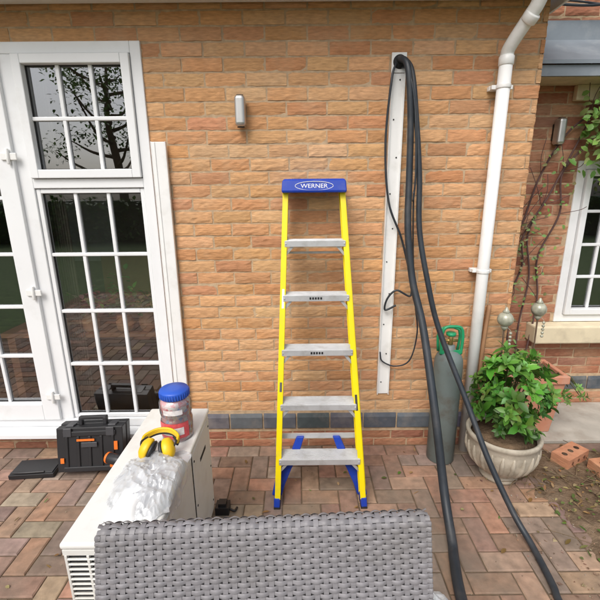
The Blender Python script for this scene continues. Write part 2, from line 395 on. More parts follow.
a=.101
YB=2.285-a-.0
for i in range(-34,26):
    for j in range(-40,0):
        d=(i-j)%4; x=i*a; y=YB+j*a
        if d==0: paver(x,x+2*a,y,y+a)
        elif d==3 and j<-1: paver(x,x+a,y,y+2*a)
        elif d==3: paver(x,x+a,y,y+a)
x=-3.5
while x<2.5: paver(x,x+2*a,YB,YB+a); x+=2*a
b.build('paving_blocks','paver',patio)
g=MB(); g.box(1.27,4.5,2.30,2.79,-.02,.012); g.build('concrete_path','conc',None,.004)
# soil patch right
g=MB(); nx,ny=90,110; vs=[];fs=[]
for j in range(ny+1):
    for i in range(nx+1):
        x=1.0+1.95*i/nx; y=.2+2.09*j/ny
        bx=1.29+.13*noise.noise(V((y*3,1,0)))+.07*noise.noise(V((y*14,x*10,0)))+.03*noise.noise(V((y*50,x*50,0)))-.10*max(0,(y-1.7))*2+(-.25 if y<1.2 else 0)*min(1,(1.2-y)*2)
        m=min((x-bx)*.20,(2.24-y)*.3)
        m=max(-.02,min(m,.03))
        z=-.009+m*.8+.010*noise.noise(V((x*9,y*9,0)))*(1 if m>0 else .3)+.007*noise.noise(V((x*30,y*30,3)))+.004*noise.noise(V((x*70,y*70,3)))
        if m<-.008: z=min(z,-.006)
        vs.append((x,y,z))
for j in range(ny):
    for i in range(nx):
        k=j*(nx+1)+i; fs.append((k,k+1,k+nx+2,k+nx+1))
g.add(vs,fs,sm=True)
g.build('soil_patch','soil')
g=MB()
for i in range(1300):
    if i<900: x=U(1.0,2.2); y=U(.9,2.2)
    else: x=U(-1.9,1.3); y=U(.9,2.25)
    rr=random.choice((U(.003,.006),U(.003,.006),U(.003,.006),U(.006,.013))) if i<900 else U(.0015,.0045); vs=[V((x,y,.010 if x>1.3 else .003))+V((U(-1,1),U(-1,1),U(-.3,.8)))*rr for _ in range(6)]
    g.add(vs,[(0,1,2),(0,2,3),(0,3,4),(1,4,5),(2,5,3),(0,4,1),(1,5,2),(3,5,4)],jit(random.choice([(.3,.2,.13),(.36,.29,.22),(.2,.12,.08)]),.3))
g.build('scattered_grit','paver')
g=MB()
for i in range(460):
    if i<390: x=random.gauss(1.64,.26); y=random.gauss(1.80,.26)
    else: x=U(-1.5,1.4); y=U(1.3,2.22)
    if y>2.24 or x<1.25 and i<390: continue
    z=.026 if x>1.35 else .006
    g.leaf((x,y,z),(U(-1,1),U(-1,1),U(-.05,.25)),(0,0,1),U(.015,.045),U(.006,.02),jit(random.choice([(.22,.13,.05),(.3,.2,.09),(.13,.16,.05),(.34,.27,.13),(.10,.18,.04)]),.3),0,.1)
for i in range(50):
    x=random.gauss(1.66,.2); y=random.gauss(1.85,.2); a_=U(0,3.14); l_=U(.04,.12); t_=V((math.cos(a_),math.sin(a_),U(-.05,.15)))
    g.tube([V((x,y,.03))-t_*l_,V((x,y,.036)),V((x,y,.03))+t_*l_],U(.0012,.003),5,(.2,.14,.08),res=2)
g.leaf((1.40,1.43,.02),(1,-.5,.1),(0,0,1),.07,.05,(.5,.42,.2),0,.05)
g.build('fallen_leaves','leaf')

# ---------------------------------------------------------------- wall items
def wall_lamp(x,y,z0,z1):
    e=empty('wall_light'); mb=MB(); w=.027
    mb.box(x-w,x+w,y-.080,y-.012,z0,z1); mb.build('lamp_body','steel',e,.018,5)
    mb=MB(); mb.box(x-.022,x+.022,y-.012,y+.002,z0+.03,z1-.03)
    for zz in(z0-.0025,z1-.001): mb.lathe((x,y-.046,zz),[(.019,0),(.019,.0035)],20)
    mb.build('lamp_lens_and_backplate','black',e)
wall_lamp(-.30,WY,1.935,2.085); wall_lamp(1.675,FY,1.885,2.045)

t=MB(); y0=2.268
t.box(-.788,-.784,y0,2.292,.20,1.87); t.box(-.784,-.712,y0,y0+.004,.20,1.868); t.box(-.712,-.708,y0,2.292,.20,1.87); t.box(-.772,-.764,y0-.004,y0,.201,1.867)
t.box(-.784,-.712,2.285,2.292,.156,.20)
t.build('white_trim_board','upvc2',None,.0015)

# cable trunking
e=empty('cable_trunking'); t=MB(); cx=.515
t.box(cx-.036,cx+.036,2.290,2.2955,.37,2.19); t.box(cx-.036,cx-.032,2.272,2.29,.37,2.19); t.box(cx+.032,cx+.036,2.272,2.29,.37,2.19)
t.box(cx-.036,cx+.040,2.285,2.296,2.192,2.285)
t.build('trunking_channel','upvc2',e,.001)
t=MB()
for i in range(10): t.lathe((cx+(.012 if i%2 else -.012),2.289,.45+i*.19),[(.004,-.001),(.004,.0015)],10,axis=(0,-1,0))
t.lathe((cx+.005,2.2845,2.242),[(.034,-.002),(.034,.001)],20,axis=(0,-1,0))
t.build('screws_and_hole','dark',e)

# cables
e=empty('insulated_pipe_bundle'); t=MB()
t.tube([(.515,2.36,2.25),(.52,2.27,2.25),(.545,2.205,2.19),(.57,2.20,1.957),(.578,2.19,1.68),(.577,2.15,1.409),(.605,2.10,1.14),(.65,2.0,.90),(.680,1.80,.50),(.702,1.655,.17),(.695,1.50,.035),(.67,1.40,.024),(.635,1.23,.024),(.60,.9,.024),(.62,.4,.024)],[.016]*3+[.0165,.0175,.0185,.019,.020,.021,.022,.022,.0225,.0225,.0225,.0225],14)
t.tube([(.525,2.36,2.24),(.535,2.27,2.245),(.57,2.225,2.18),(.600,2.20,1.957),(.628,2.18,1.68),(.638,2.15,1.409),(.685,2.10,1.14),(.75,2.05,.882),(.868,1.90,.545),(.940,1.74,.30),(1.02,1.60,.10),(1.055,1.48,.028),(1.04,1.30,.018),(1.02,1.2,.016),(.98,.8,.016)],[.0135]*4+[.0145]*11,12)
t.build('pipe_insulation','cable',e)
t=MB()
t.tube([(.505,2.36,2.24),(.50,2.28,2.23),(.475,2.25,2.15),(.46,2.26,1.85),(.49,2.255,1.55),(.57,2.25,1.35),(.625,2.24,1.15),(.64,2.24,1.02),(.56,2.25,1.05),(.51,2.255,1.0),(.50,2.26,.93),(.56,2.25,.96)],.006,8)
t.tube([(.60,2.17,1.6),(.625,2.20,1.30),(.66,2.22,1.0),(.69,2.23,.80),(.66,2.24,.62),(.58,2.26,.57),(.50,2.27,.60),(.485,2.27,.66)],.0045,8)
t.tube([(.53,2.3,2.22),(.55,2.2,2.17),(.585,2.18,2.0),(.605,2.17,1.7),(.60,2.17,1.55)],.005,8)
t.build('signal_wires','cable',e)

# drainpipe
e=empty('drainpipe'); t=MB(); px,py=1.040,2.235
t.tube([(px,py,.0),(px,py,2.24)],.032,20,res=1)
t.tube([(px,py,2.22),(px,py,2.255),(px+.004,py-.02,2.29),(px+.040,2.135,2.385),(px+.052,2.11,2.415),(px+.06,2.08,2.46),(px+.06,2.03,2.51),(px+.06,1.995,2.56)],.0315,20)
t.lathe((px,py,2.205),[(.0325,0),(.0365,.004),(.0365,.04),(.0325,.045)],24)
t.lathe((px+.036,2.145,2.365),[(.033,0),(.0362,.004),(.0362,.035),(.033,.04)],24,axis=(.32,-.70,.72))
t.build('downpipe','upvc2',e)
t=MB()
for z in(2.10,1.15):
    t.lathe((px,py,z),[(.033,0),(.036,.002),(.036,.020),(.033,.022)],24); t.box(px-.056,px+.056,2.27,2.298,z,z+.022); t.box(px-.054,px-.033,2.245,2.27,z+.001,z+.021); t.box(px+.033,px+.054,2.245,2.27,z+.001,z+.021)
t.build('pipe_clips','upvc2',e,.002)
t=MB(); t.tube([(1.30,2.76,2.71),(1.7,2.74,2.66),(2.2,2.74,2.70),(4,2.75,2.8)],.008,8); t.tube([(1.30,2.765,2.68),(1.6,2.75,2.69),(2.3,2.75,2.64),(4,2.75,2.7)],.006,8); t.build('overhead_wires','cable')

# ---------------------------------------------------------------- stepladder
e=empty('stepladder')
foot=V((.098,1.775,0)); top=V((.078,2.21,1.625)); up=(top-foot).normalized(); nn=V((0,-up.z,up.y)).normalized()
def rail(side,t,dn=0,dx=0):
    h=.228+(.150-.228)*t
    return foot+(top-foot)*t+V((side*(h+dx),0,0))+nn*dn
t=MB()
for sd in(-1,1):
    a,b=rail(sd,.025),rail(sd,1.0)
    tt=(b-a).normalized(); xs=V((1,0,0)); xs=(xs-tt*xs.dot(tt)).normalized(); n2=tt.cross(xs)
    if n2.y>0:n2=-n2
    mid=(a+b)/2; hl=(b-a)/2
    t.obox(mid+xs*sd*.010,xs*.0025,n2*.036,hl)
    t.obox(mid+n2*.0345-xs*sd*.004,xs*.0125,n2*.0022,hl)
    t.obox(mid-n2*.0345-xs*sd*.004,xs*.0115,n2*.0022,hl)
    dx=.026 if sd>0 else .004
    a,b=rail(sd,.02,-.075,dx),rail(sd,.95,-.055,dx*.8); mid=(a+b)/2;hl=(b-a)/2
    t.obox(mid,xs*.0022+n2*0,n2*.019,hl); t.obox(mid+n2*.017-xs*sd*.009,xs*.0085,n2*.002,hl)
t.build('fibreglass_rails','yellow',e,.0012)
t=MB(); tk=MB()
for k in range(1,6):
    f=(k*.2755-.02)/1.625; p=foot+(top-foot)*f; h=.228+(.150-.228)*f-.004
    z=p.z; y=p.y
    t.box(p.x-h,p.x+h,y-.046,y+.046,z-.004,z)
    t.box(p.x-h,p.x+h,y-.049,y-.0465,z-.030,z+.001)
    t.box(p.x-h,p.x+h,y+.0465,y+.049,z-.030,z+.001)
    for q in range(9):
        yy=y-.040+q*.010; t.box(p.x-h+.004,p.x+h-.004,yy-.0018,yy+.0018,z-.0005,z+.0022)
    for sd in(-1,1):
        t.beam((p.x+sd*(h-.002),y-.038,z-.075),(p.x+sd*(h-.055),y-.038,z-.012),.004,.014,side=(0,1,0))
        t.lathe((p.x+sd*(h-.006),y-.0495,z-.014),[(.004,0),(.004,.003)],8,axis=(0,-1,0))
        t.box(p.x+sd*h-.002,p.x+sd*h+.002,y-.035,y+.035,z-.045,z+.012)
    if k in(3,4):
        for q in range(5): tk.box(p.x-.035+q*.014,p.x-.035+q*.014+.009,y-.0508,y-.0492,z-.020,z-.008)
for f,w_ in((.205,.030),(.80,.012)):
    a=rail(-1,f,-.06);b2=rail(1,f,-.06); t.beam(a,b2,w_,.008,side=(0,0,1))
t.build('treads_and_braces','alu',e,.0008)
tk.build('tread_labels','black',e)
t=MB()
for sd,f,ln,cc in((1,.30,.05,(.05,.05,.05)),(-1,.62,.06,(.8,.8,.78)),(-1,.36,.03,(.1,.1,.1))):
    a=rail(sd,f,.0372);b2=rail(sd,f+ln,.0372); t.beam(a-V((sd*.004,0,0)),b2-V((sd*.004,0,0)),.012,.0008,col=cc)
t.build('rail_stickers',mat('sticker',attr=True,rough=.4,var=.3,scale=200),e)
t=MB(); cz=1.600; cyy=2.205
vs=[];hb=.166;ht=.160
for (z,hx,y0,y1) in((cz,hb,cyy-.075,2.283),(cz+.012,hb+.002,cyy-.078,2.285),(cz+.060,ht+.004,cyy-.068,2.285),(cz+.070,ht-.006,cyy-.058,2.275)):
    vs+=[(top.x-hx,y0,z),(top.x+hx,y0,z),(top.x+hx,y1,z),(top.x-hx,y1,z)]
fs=[(0,3,2,1),(12,13,14,15)]
for L_ in range(3):
    for q in range(4): fs.append((L_*4+q,L_*4+(q+1)%4,L_*4+4+(q+1)%4,L_*4+4+q))
t.add(vs,fs)
for sd in(-1,1):
    a,b2=rail(sd,0,0,.001),rail(sd,.03,0,.001); t.beam(a,b2,.032,.078)
    pts=[rail(sd,.012,-.072,.006),rail(sd,.05,-.066,-.008),rail(sd,.10,-.062,-.042),rail(sd,.150,-.060,-.085),rail(sd,.205,-.060,-.115)]
    ws=[.054,.060,.056,.048,.040]
    vs=[];fs=[]
    for q,p in enumerate(pts):
        w=ws[q]/2
        for dx_,dn_ in((-w,-.012),(w,-.012),(w,.018),(-w,.018)): vs.append(p+V((dx_,0,0))+nn*dn_)
    for q in range(4):
        for r_ in range(4): fs.append((q*4+r_,q*4+(r_+1)%4,q*4+4+(r_+1)%4,q*4+4+r_))
    fs+=[(3,2,1,0),(16,17,18,19)]
    t.add(vs,fs)
t.build('blue_cap_and_feet','blue',e,.006,3)
t=MB()
for sd in(-1,1):
    t.box(rail(sd,0).x-.017,rail(sd,0).x+.017,1.737,1.813,-.0,.010)
t.build('rubber_feet','black',e,.002)
cu=bpy.data.curves.new('cap_lettering','FONT'); cu.body='WERNER'; cu.size=.030; cu.extrude=.0006; cu.align_x='CENTER'; cu.materials.append(M['wtext'])
o=bpy.data.objects.new('cap_lettering',cu); SC.collection.objects.link(o); o.parent=e; o.location=(top.x,cyy-.0755,cz+.024); o.rotation_euler=(math.radians(79),0,0); o.scale=(1.15,1,1)
t=MB()
pts=[]
for k in range(33):
    a_=2*math.pi*k/32; h_=.022*math.sin(a_); pts.append((top.x+.098*math.cos(a_),cyy-.0765+(.006*(h_+.022)/.044),cz+.034+h_))
t.tube(pts,.0016,5,res=1)
t.build('cap_logo_marks','wtext',e)

# ---------------------------------------------------------------- AC unit
e=empty('air_conditioner_outdoor_unit'); t=MB()
ax0,ax1,ay0,ay1=-.720,-.452,.965,1.735
t.box(ax0,ax1,ay0+.014,ay1,.03,.572); t.build('casing','acwhite',e,.010,3)
t=MB(); t.box(ax0-.006,ax1+.006,ay0-.004,ay1+.006,.574,.596); t.build('top_cover','acwhite',e,.009,3)
t=MB()
t.box(ax0+.012,ax1-.012,ay0+.008,ay0+.0135,.05,.545); t.build('grille_void','dark',e)
t=MB()
z=.06
while z<.55:
    t.obox(((ax0+ax1)/2,ay0+.004,z),((ax1-ax0)/2-.012,0,0),(0,.006,-.004),(0,.0012,.003)); z+=.019
for x in(ax0+.008,ax0+.075,ax0+.137,ax0+.20,ax1-.008): t.box(x-.004,x+.004,ay0-.002,ay0+.0135,.045,.552)
t.box(ax0,ax1,ay0-.001,ay0+.0135,.552,.572); t.box(ax0,ax1,ay0-.001,ay0+.0135,.03,.048)
t.build('louvre_grille','acwhite',e,.001)
t=MB()
t.box(ax1-.001,ax1+.0035,1.42,1.72,.06,.56); t.box(ax1-.001,ax1+.003,.99,1.405,.06,.56)
t.build('side_panels','acwhite',e,.002)
t=MB(); t.box(ax1+.003,ax1+.0045,1.53,1.63,.45,.468); t.box(ax1+.002,ax1+.0035,1.409,1.416,.06,.56)
for z in(.1,.3,.52):
    for y in(1.44,1.70): t.lathe((ax1+.0035,y,z),[(.005,0),(.005,.002)],8,axis=(1,0,0))
t.build('handle_recess_and_screws','dark',e)
t=MB()
for y in(1.08,1.60): t.box(ax0-.02,ax1+.03,y-.025,y+.025,0,.029)
t.build('feet','steel',e,.002)

AZ=.5965
e=empty('plastic_tub'); t=MB(); c0=(-.530,1.520,AZ)
t.lathe(c0,[(.058,.002),(.062,.006),(.062,.085),(.058,.1),(.058,.105),(.061,.12),(.061,.165),(.052,.178),(.052,.182),(0.0001,.182)],24)
mc=bpy.data.materials.new('mixed_sweets'); mc.use_nodes=True; nt=mc.node_tree; vo=nt.nodes.new('ShaderNodeTexVoronoi'); vo.inputs['Scale'].default_value=75
tcn=nt.nodes.new('ShaderNodeTexCoord'); nt.links.new(tcn.outputs['Object'],vo.inputs['Vector'])
cr=nt.nodes.new('ShaderNodeValToRGB'); cr.color_ramp.interpolation='CONSTANT'; cr.color_ramp.elements[0].color=(.80,.42,.42,1); cr.color_ramp.elements[1].position=.45; cr.color_ramp.elements[1].color=(.80,.68,.66,1)
for p_,c_ in((.68,(.65,.18,.18,1)),(.75,(.4,.5,.7,1)),(.82,(.8,.75,.7,1))):
    el=cr.color_ramp.elements.new(p_); el.color=c_
sp=nt.nodes.new('ShaderNodeSeparateColor'); nt.links.new(vo.outputs['Color'],sp.inputs[0]); nt.links.new(sp.outputs[0],cr.inputs[0]); nt.links.new(cr.outputs[0],nt.nodes['Principled BSDF'].inputs['Base Color'])
t.build('tub_contents',mc,e)
t=MB(); t.lathe(c0,[(.064,0),(.066,.004),(.066,.088),(.0625,.1),(.0625,.106),(.066,.122),(.066,.168),(.056,.182),(.050,.186)],28); t.build('tub_wall','clear',e)
t=MB(); vs=[];fs=[]
def arc(r,a0,a1,z0,z1,col,n=12):
    vs=[];fs=[]
    for k in range(n+1):
        a_=math.radians(a0+(a1-a0)*k/n)
        for z in(z0,z1): vs.append((c0[0]+r*math.cos(a_),c0[1]+r*math.sin(a_),AZ+z))
    for k in range(n): fs.append((2*k,2*k+2,2*k+3,2*k+1))
    t.add(vs,fs,col,0,True)
arc(.0672,-150,-30,.02,.090,(.62,.09,.10)); arc(.0680,-130,-50,.036,.070,(.75,.72,.70)); arc(.0686,-118,-75,.045,.062,(.12,.25,.6),6); arc(.0672,-120,-50,.128,.150,(.75,.72,.72))
t.build('tub_label',mat('label_print',rough=.4,attr=True,var=.25,scale=60),e)
t=MB(); pr=[(.054,.186),(.060,.188),(.060,.214),(.057,.219),(.02,.221),(.0001,.221)]
t.lathe(c0,pr,36)
for k in range(36):
    a_=2*math.pi*k/36; t.beam((c0[0]+.0605*math.cos(a_),c0[1]+.0605*math.sin(a_),AZ+.190),(c0[0]+.0605*math.cos(a_),c0[1]+.0605*math.sin(a_),AZ+.212),.003,.003)
t.build('tub_lid',mat('lid_blue',(.02,.09,.48),.4),e)

e=empty('ear_defenders'); t=MB(); c0=V((-.560,1.365,AZ+.045))
for sg,ang in((-1,.15),(1,-.1)):
    axd=V((sg*1,.15,.35)).normalized(); cc=c0+V((sg*.028,-.012,-.002))
    t.lathe(cc,[(.030,0),(.036,.004),(.037,.012),(.034,.026),(.022,.036),(.0001,.040)],24,(1,1,1),0,axis=axd,sx=1.15,sy=.9)
    t.lathe(cc-axd*.014,[(.018,0),(.031,.001),(.034,.007),(.031,.0135)],24,(1,1,1),1,axis=axd,sx=1.15,sy=.9)
    t.tube([cc+axd*.038,cc+axd*.036+V((sg*.006,.02,.01)),cc+axd*.02+V((sg*.004,.045,.018))],.004,8,m=1)
pts=[c0+V((-.068,.02,.005)),c0+V((-.066,.045,.012)),c0+V((-.035,.072,.018)),c0+V((0,.080,.020)),c0+V((.035,.072,.018)),c0+V((.066,.045,.012)),c0+V((.068,.02,.005))]
for dz,dm in((0,0),(.007,0),(-.007,1),(.013,0)):
    t.tube([p+V((0,0,dz)) for p in pts],.0055,8,m=dm)
t.build('cups_and_headband',[mat('ear_yellow',(.80,.50,.01),.4),'black'],e)

t=MB(); 
vs=[];fs=[];nx,ny=8,14
R2=Matrix.Rotation(math.radians(-8),3,'Z')
for j in range(ny+1):
    for i in range(nx+1):
        u=i/nx-.5;v=j/ny-.5
        h=.040*(1-(abs(2*u))**6)*(1-(abs(2*v))**8)+.004*noise.noise(V((u*6,v*9,2)))
        p=R2@V((u*.095,v*.26,0)); vs.append((-.560+p.x,1.165+p.y,AZ+.002+h))
for j in range(ny):
    for i in range(nx): k=j*(nx+1)+i; fs.append((k,k+1,k+nx+2,k+nx+1))
t.add(vs,fs,sm=True); t.build('folded_white_manual','paper')
def crumple(name,m,cx,cy,z0,sx,sy,h,seed,drape=None,amp=.02,n=90,rot=0):
    t=MB();vs=[];fs=[]
    rid=lambda x,y,s:1-abs(noise.noise(V((x*s,y*s,seed))))*2.2
    for j in range(n+1):
        for i in range(n+1):
            u=2*i/n-1;v=2*j/n-1
            r=max(abs(u),abs(v)); rr=math.hypot(u,v)
            uu=u*(1-.22*v*v)*(1+.12*noise.noise(V((v*3,seed,0)))); vv=v*(1-.22*u*u)*(1+.12*noise.noise(V((u*3,seed,5))))
            x=uu*sx;y=vv*sy; c_,s_=math.cos(rot),math.sin(rot); x,y=cx+x*c_-y*s_,cy+x*s_+y*c_
            base=h*max(0,1-rr**3)
            wx=x+.02*noise.noise(V((x*12,y*12,1))); wy=y+.02*noise.noise(V((x*12,y*12,8)))
            nz=.5*rid(wx,wy,9)+.45*rid(wx,wy,22)+.25*rid(wx,wy,50)-.3
            z=z0+max(.002,base+amp*nz*(.35+.65*(1-r)))
            if drape and x>drape:
                ov=x-drape; x=drape+.006+.012*abs(noise.noise(V((y*20,z*20,seed)))); z=z0+.004-ov*1.0
            vs.append((x,y,z))
    for j in range(n):
        for i in range(n): k=j*(n+1)+i; fs.append((k,k+1,k+n+2,k+n+1))
    t.add(vs,fs,sm=False); return t.build(name,m)
crumple('clear_plastic_bag','bag',-.530,1.225,AZ,.145,.18,.048,3.3,drape=ax1+.008,amp=.028,rot=.2)
crumple('white_plastic_bag','bagw',.48,1.17,.0,.13,.11,.10,9.1,amp=.035)
t=MB(); t.box(-.445,-.375,1.70,1.76,.0,.045); t.box(-.43,-.39,1.71,1.75,.0455,.062); t.tube([(-.38,1.73,.02),(-.35,1.72,.012),(-.34,1.75,.006)],.006,8); t.build('battery_charger','black',None,.006)

# ---------------------------------------------------------------- tool case, pouch, drill
e=empty('power_tool_case'); t=MB()
def ob(mb,c,w,d,h,rx=0,rz=0,m=0):
    Rm=Matrix.Rotation(rz,3,'Z')@Matrix.Rotation(rx,3,'X')
    mb.obox(c,Rm@V((w/2,0,0)),Rm@V((0,d/2,0)),Rm@V((0,0,h/2)),m=m); return Rm
cc=V((-1.235,2.115,.150)); Rm=ob(t,cc,.38,.055,.27,math.radians(-12),.06)
def L2(x,y,z): return cc+Rm@V((x,y,z))
def part(mb,x,y,z,w,d,h,m=0): mb.obox(L2(x,y,z),Rm@V((w/2,0,0)),Rm@V((0,d/2,0)),Rm@V((0,0,h/2)),m=m)
part(t,0,-.060,-.002,.375,.055,.262)
for x in(-.13,-.065,0,.065,.13): part(t,x,-.090,-.02,.018,.010,.20)
part(t,0,-.091,.095,.30,.012,.03); part(t,0,-.091,-.115,.30,.012,.03)
for x in(-.07,.07): part(t,x,-.03,.150,.022,.03,.045)
part(t,0,-.03,.168,.16,.028,.022)
t.build('case_shell','black',e,.008,3)
t=MB()
for x in(-.12,.12): part(t,x,-.032,.128,.045,.075,.018); part(t,x,-.098,.105,.045,.008,.05)
part(t,0,-.097,.03,.09,.006,.03)
t.build('case_latches',mat('dark_latch',(.05,.05,.055),.4),e,.003)
t=MB(); part(t,-.02,-.0965,.058,.10,.003,.012); part(t,.15,-.097,.02,.02,.004,.05); part(t,-.155,-.097,-.06,.02,.004,.03); t.build('case_badges','orange',e)
e=empty('cordless_drill'); t=MB(); q=V((-1.03,1.97,0))
t.lathe(q+V((-.075,0,.155)),[(.022,0),(.030,.01),(.032,.09),(.026,.11),(.020,.125),(.018,.15),(.008,.165)],20,axis=(1,-.25,-.1))
t.beam(q+V((-.035,-.01,.05)),q+V((-.03,-.01,.15)),.036,.045); 
t.box(q.x-.075,q.x+.02,q.y-.05,q.y+.03,.002,.055)
t.build('drill_body','black',e,.005)
t=MB(); t.lathe(q+V((-.080,.002,.1555)),[(.024,0),(.0305,.006),(.0328,.018)],20,axis=(1,-.25,-.1)); t.box(q.x-.06,q.x+.0,q.y-.053,q.y-.0505,.025,.04); t.box(q.x-.045,q.x-.02,q.y-.04,q.y-.033,.12,.135); t.build('drill_accents','orange',e,.001)
t=MB(); t.obox((-1.58,2.055,.018),(.125,.01,0),(-.006,.07,0),(0,0,.014)); t.obox((-1.58,2.055,.034),(.118,.01,0),(-.006,.063,0),(0,0,.004))
t.tube([(-1.69,1.99,.04),(-1.60,1.985,.045),(-1.50,2.0,.042)],.006,8); t.build('black_tool_pouch','black',None,.008,3)

# ---------------------------------------------------------------- gas cylinder
e=empty('gas_cylinder'); t=MB(); gx,gy=.862,2.155
t.lathe((gx,gy,0),[(.074,.0),(.081,.008),(.081,.62),(.078,.66),(.066,.69),(.045,.71),(.028,.72),(.028,.745),(.018,.75)],36)
t.build('cylinder_body','cyl',e)
t=MB(); t.lathe((gx,gy,.75),[(.014,0),(.014,.05),(.01,.055)],14); t.tube([(gx-.03,gy,.775),(gx+.04,gy,.775)],.009,10,res=1); t.build('valve',mat('brass',(.5,.36,.14),.35,.8),e)
t=MB(); w=.056
t.tube([(gx-w,gy-.02,.70),(gx-w-.004,gy-.02,.80),(gx-w+.01,gy-.02,.855),(gx,gy-.02,.865),(gx+w-.01,gy-.02,.855),(gx+w+.004,gy-.02,.80),(gx+w,gy-.02,.70)],.009,10)
t.tube([(gx-w,gy+.03,.70),(gx-w,gy+.03,.83),(gx+w,gy+.03,.83),(gx+w,gy+.03,.70)],.008,10,res=3)
t.box(gx-w,gx+w,gy-.028,gy-.012,.70,.722); t.lathe((gx,gy,.806),[(.026,0),(.028,.004),(.028,.014),(.024,.018)],12)
t.build('valve_guard','green',e)
t=MB(); t.tube([(1.12,2.20,.02),(1.09,2.235,.55),(1.12,2.275,.95)],.013,10); t.build('wooden_tool_handle','wood')

# ---------------------------------------------------------------- pot plants
def shrub(mb,c,rx,ry,rz,n,ln,wd,cols,stems=14,base=None):
    base=V(base or c)
    for i in range(stems):
        a=U(0,6.28); r_=U(.2,.9); tip=V(c)+V((rx*r_*math.cos(a),ry*r_*math.sin(a),rz*U(0,.8)))
        mb.tube([base+V((U(-.03,.03),U(-.03,.03),0)),(base+tip)/2+V((U(-.02,.02),U(-.02,.02),.03)),tip],[.006,.004,.003],5,(.10,.10,.04),0,res=3)
    nc=max(8,n//12)
    for k in range(nc):
        while True:
            p=V((U(-1,1),U(-1,1),U(-1,1)))
            if .35<p.length<1.12: break
        cp=V(c)+V((p.x*rx,p.y*ry,p.z*rz)); out=V((p.x,p.y,max(p.z,-.1)+.5)).normalized()
        out=(out+V((U(-.4,.4),U(-.4,.4),U(-.2,.3)))).normalized()
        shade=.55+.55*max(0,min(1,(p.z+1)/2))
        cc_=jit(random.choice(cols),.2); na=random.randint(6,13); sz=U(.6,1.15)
        for i in range(na):
            a=i*2.4; ring=.35+.65*(i/na)
            sd=out.orthogonal().normalized(); s2=out.cross(sd)
            d=out*(1.1-ring)+(sd*math.cos(a)+s2*math.sin(a))*ring+V((U(-.2,.2),U(-.2,.2),U(-.2,.2)))
            l_=ln*U(.6,1.1)*(.6+.4*ring)*sz
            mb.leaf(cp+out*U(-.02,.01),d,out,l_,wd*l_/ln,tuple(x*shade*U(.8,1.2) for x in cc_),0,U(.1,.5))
e=empty('potted_shrub'); t=MB(); pc=(1.150,2.0,0)
t.lathe(pc,[(.10,0),(.105,.02),(.095,.035),(.10,.05),(.15,.09),(.180,.15),(.190,.22),(.187,.255),(.197,.265),(.199,.285),(.190,.292),(.178,.285),(.17,.25),(.0001,.25)],44)
for k in range(22):
    a=2*math.pi*k/22; ca,sa=math.cos(a),math.sin(a); t.tube([(pc[0]+r_*ca,pc[1]+r_*sa,z) for r_,z in((.13,.075),(.163,.12),(.185,.18),(.190,.23))],[.006,.012,.013,.004],6,res=3)
t.build('stone_bowl','pot',e)
t=MB(); t.lathe(pc,[(.172,.255),(.1,.272),(.0001,.278)],20); t.build('potting_soil','soil',e)
t=MB(); lc=[(.11,.29,.04),(.15,.34,.055),(.085,.22,.03),(.21,.40,.08),(.10,.25,.045)]
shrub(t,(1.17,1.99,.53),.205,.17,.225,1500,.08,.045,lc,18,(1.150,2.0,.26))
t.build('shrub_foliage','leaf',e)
e=empty('terracotta_planter'); t=MB()
def taper(mb,x0,x1,y0,y1,z0,z1,tp,m=0):
    vs=[(x0+tp,y0+tp,z0),(x1-tp,y0+tp,z0),(x1-tp,y1-tp,z0),(x0+tp,y1-tp,z0),(x0,y0,z1),(x1,y0,z1),(x1,y1,z1),(x0,y1,z1)]
    mb.add(vs,[(0,3,2,1),(4,5,6,7)]+[(i,(i+1)%4,(i+1)%4+4,i+4) for i in range(4)],m=m)
taper(t,1.36,1.72,2.36,2.62,.013,.39,.035); 
t.box(1.345,1.735,2.345,2.375,.39,.445); t.box(1.345,1.735,2.605,2.635,.39,.445); t.box(1.345,1.375,2.375,2.605,.39,.445); t.box(1.705,1.735,2.375,2.605,.39,.445)
t.build('planter_body','terra',e,.006)
t=MB(); t.box(1.375,1.705,2.375,2.605,.391,.425); t.build('planter_soil','soil',e)
t=MB(); shrub(t,(1.46,2.48,.52),.15,.10,.08,300,.05,.022,[(.14,.28,.06),(.20,.34,.09),(.10,.2,.06)],12,(1.52,2.5,.41))
shrub(t,(1.77,2.36,.33),.08,.07,.10,110,.05,.022,[(.14,.28,.06),(.20,.34,.09)],8,(1.70,2.45,.42)); t.build('planter_foliage','leaf',e)
for (x,y,z) in((1.185,2.20,.885),(1.47,2.36,.895)):
    e=empty('garden_orb_ornament'); t=MB(); t.ball((x,y,z),.044,seg=24); t.lathe((x,y,z+.040),[(.018,0),(.02,.006),(.012,.016),(.006,.03),(.0001,.034)],14); t.lathe((x,y,z-.050),[(.006,-.02),(.018,-.004),(.02,.006),(.016,.012)],14); t.build('orb','orb',e)
    t=MB(); t.tube([(x,y,z-.06),(x+.006,y+.005,z-.3),(x-.003,y+.01,.02)],.005,8); 
    t.build('stake','bark',e)
    t=MB()
    for k in range(5): t.ball((x+.03,y-.02,z-.08-k*.022),.009,seg=10)
    t.tube([(x,y,z-.045),(x+.03,y-.02,z-.07),(x+.03,y-.02,z-.17)],.0015,6); t.build('bead_string','orb',e)

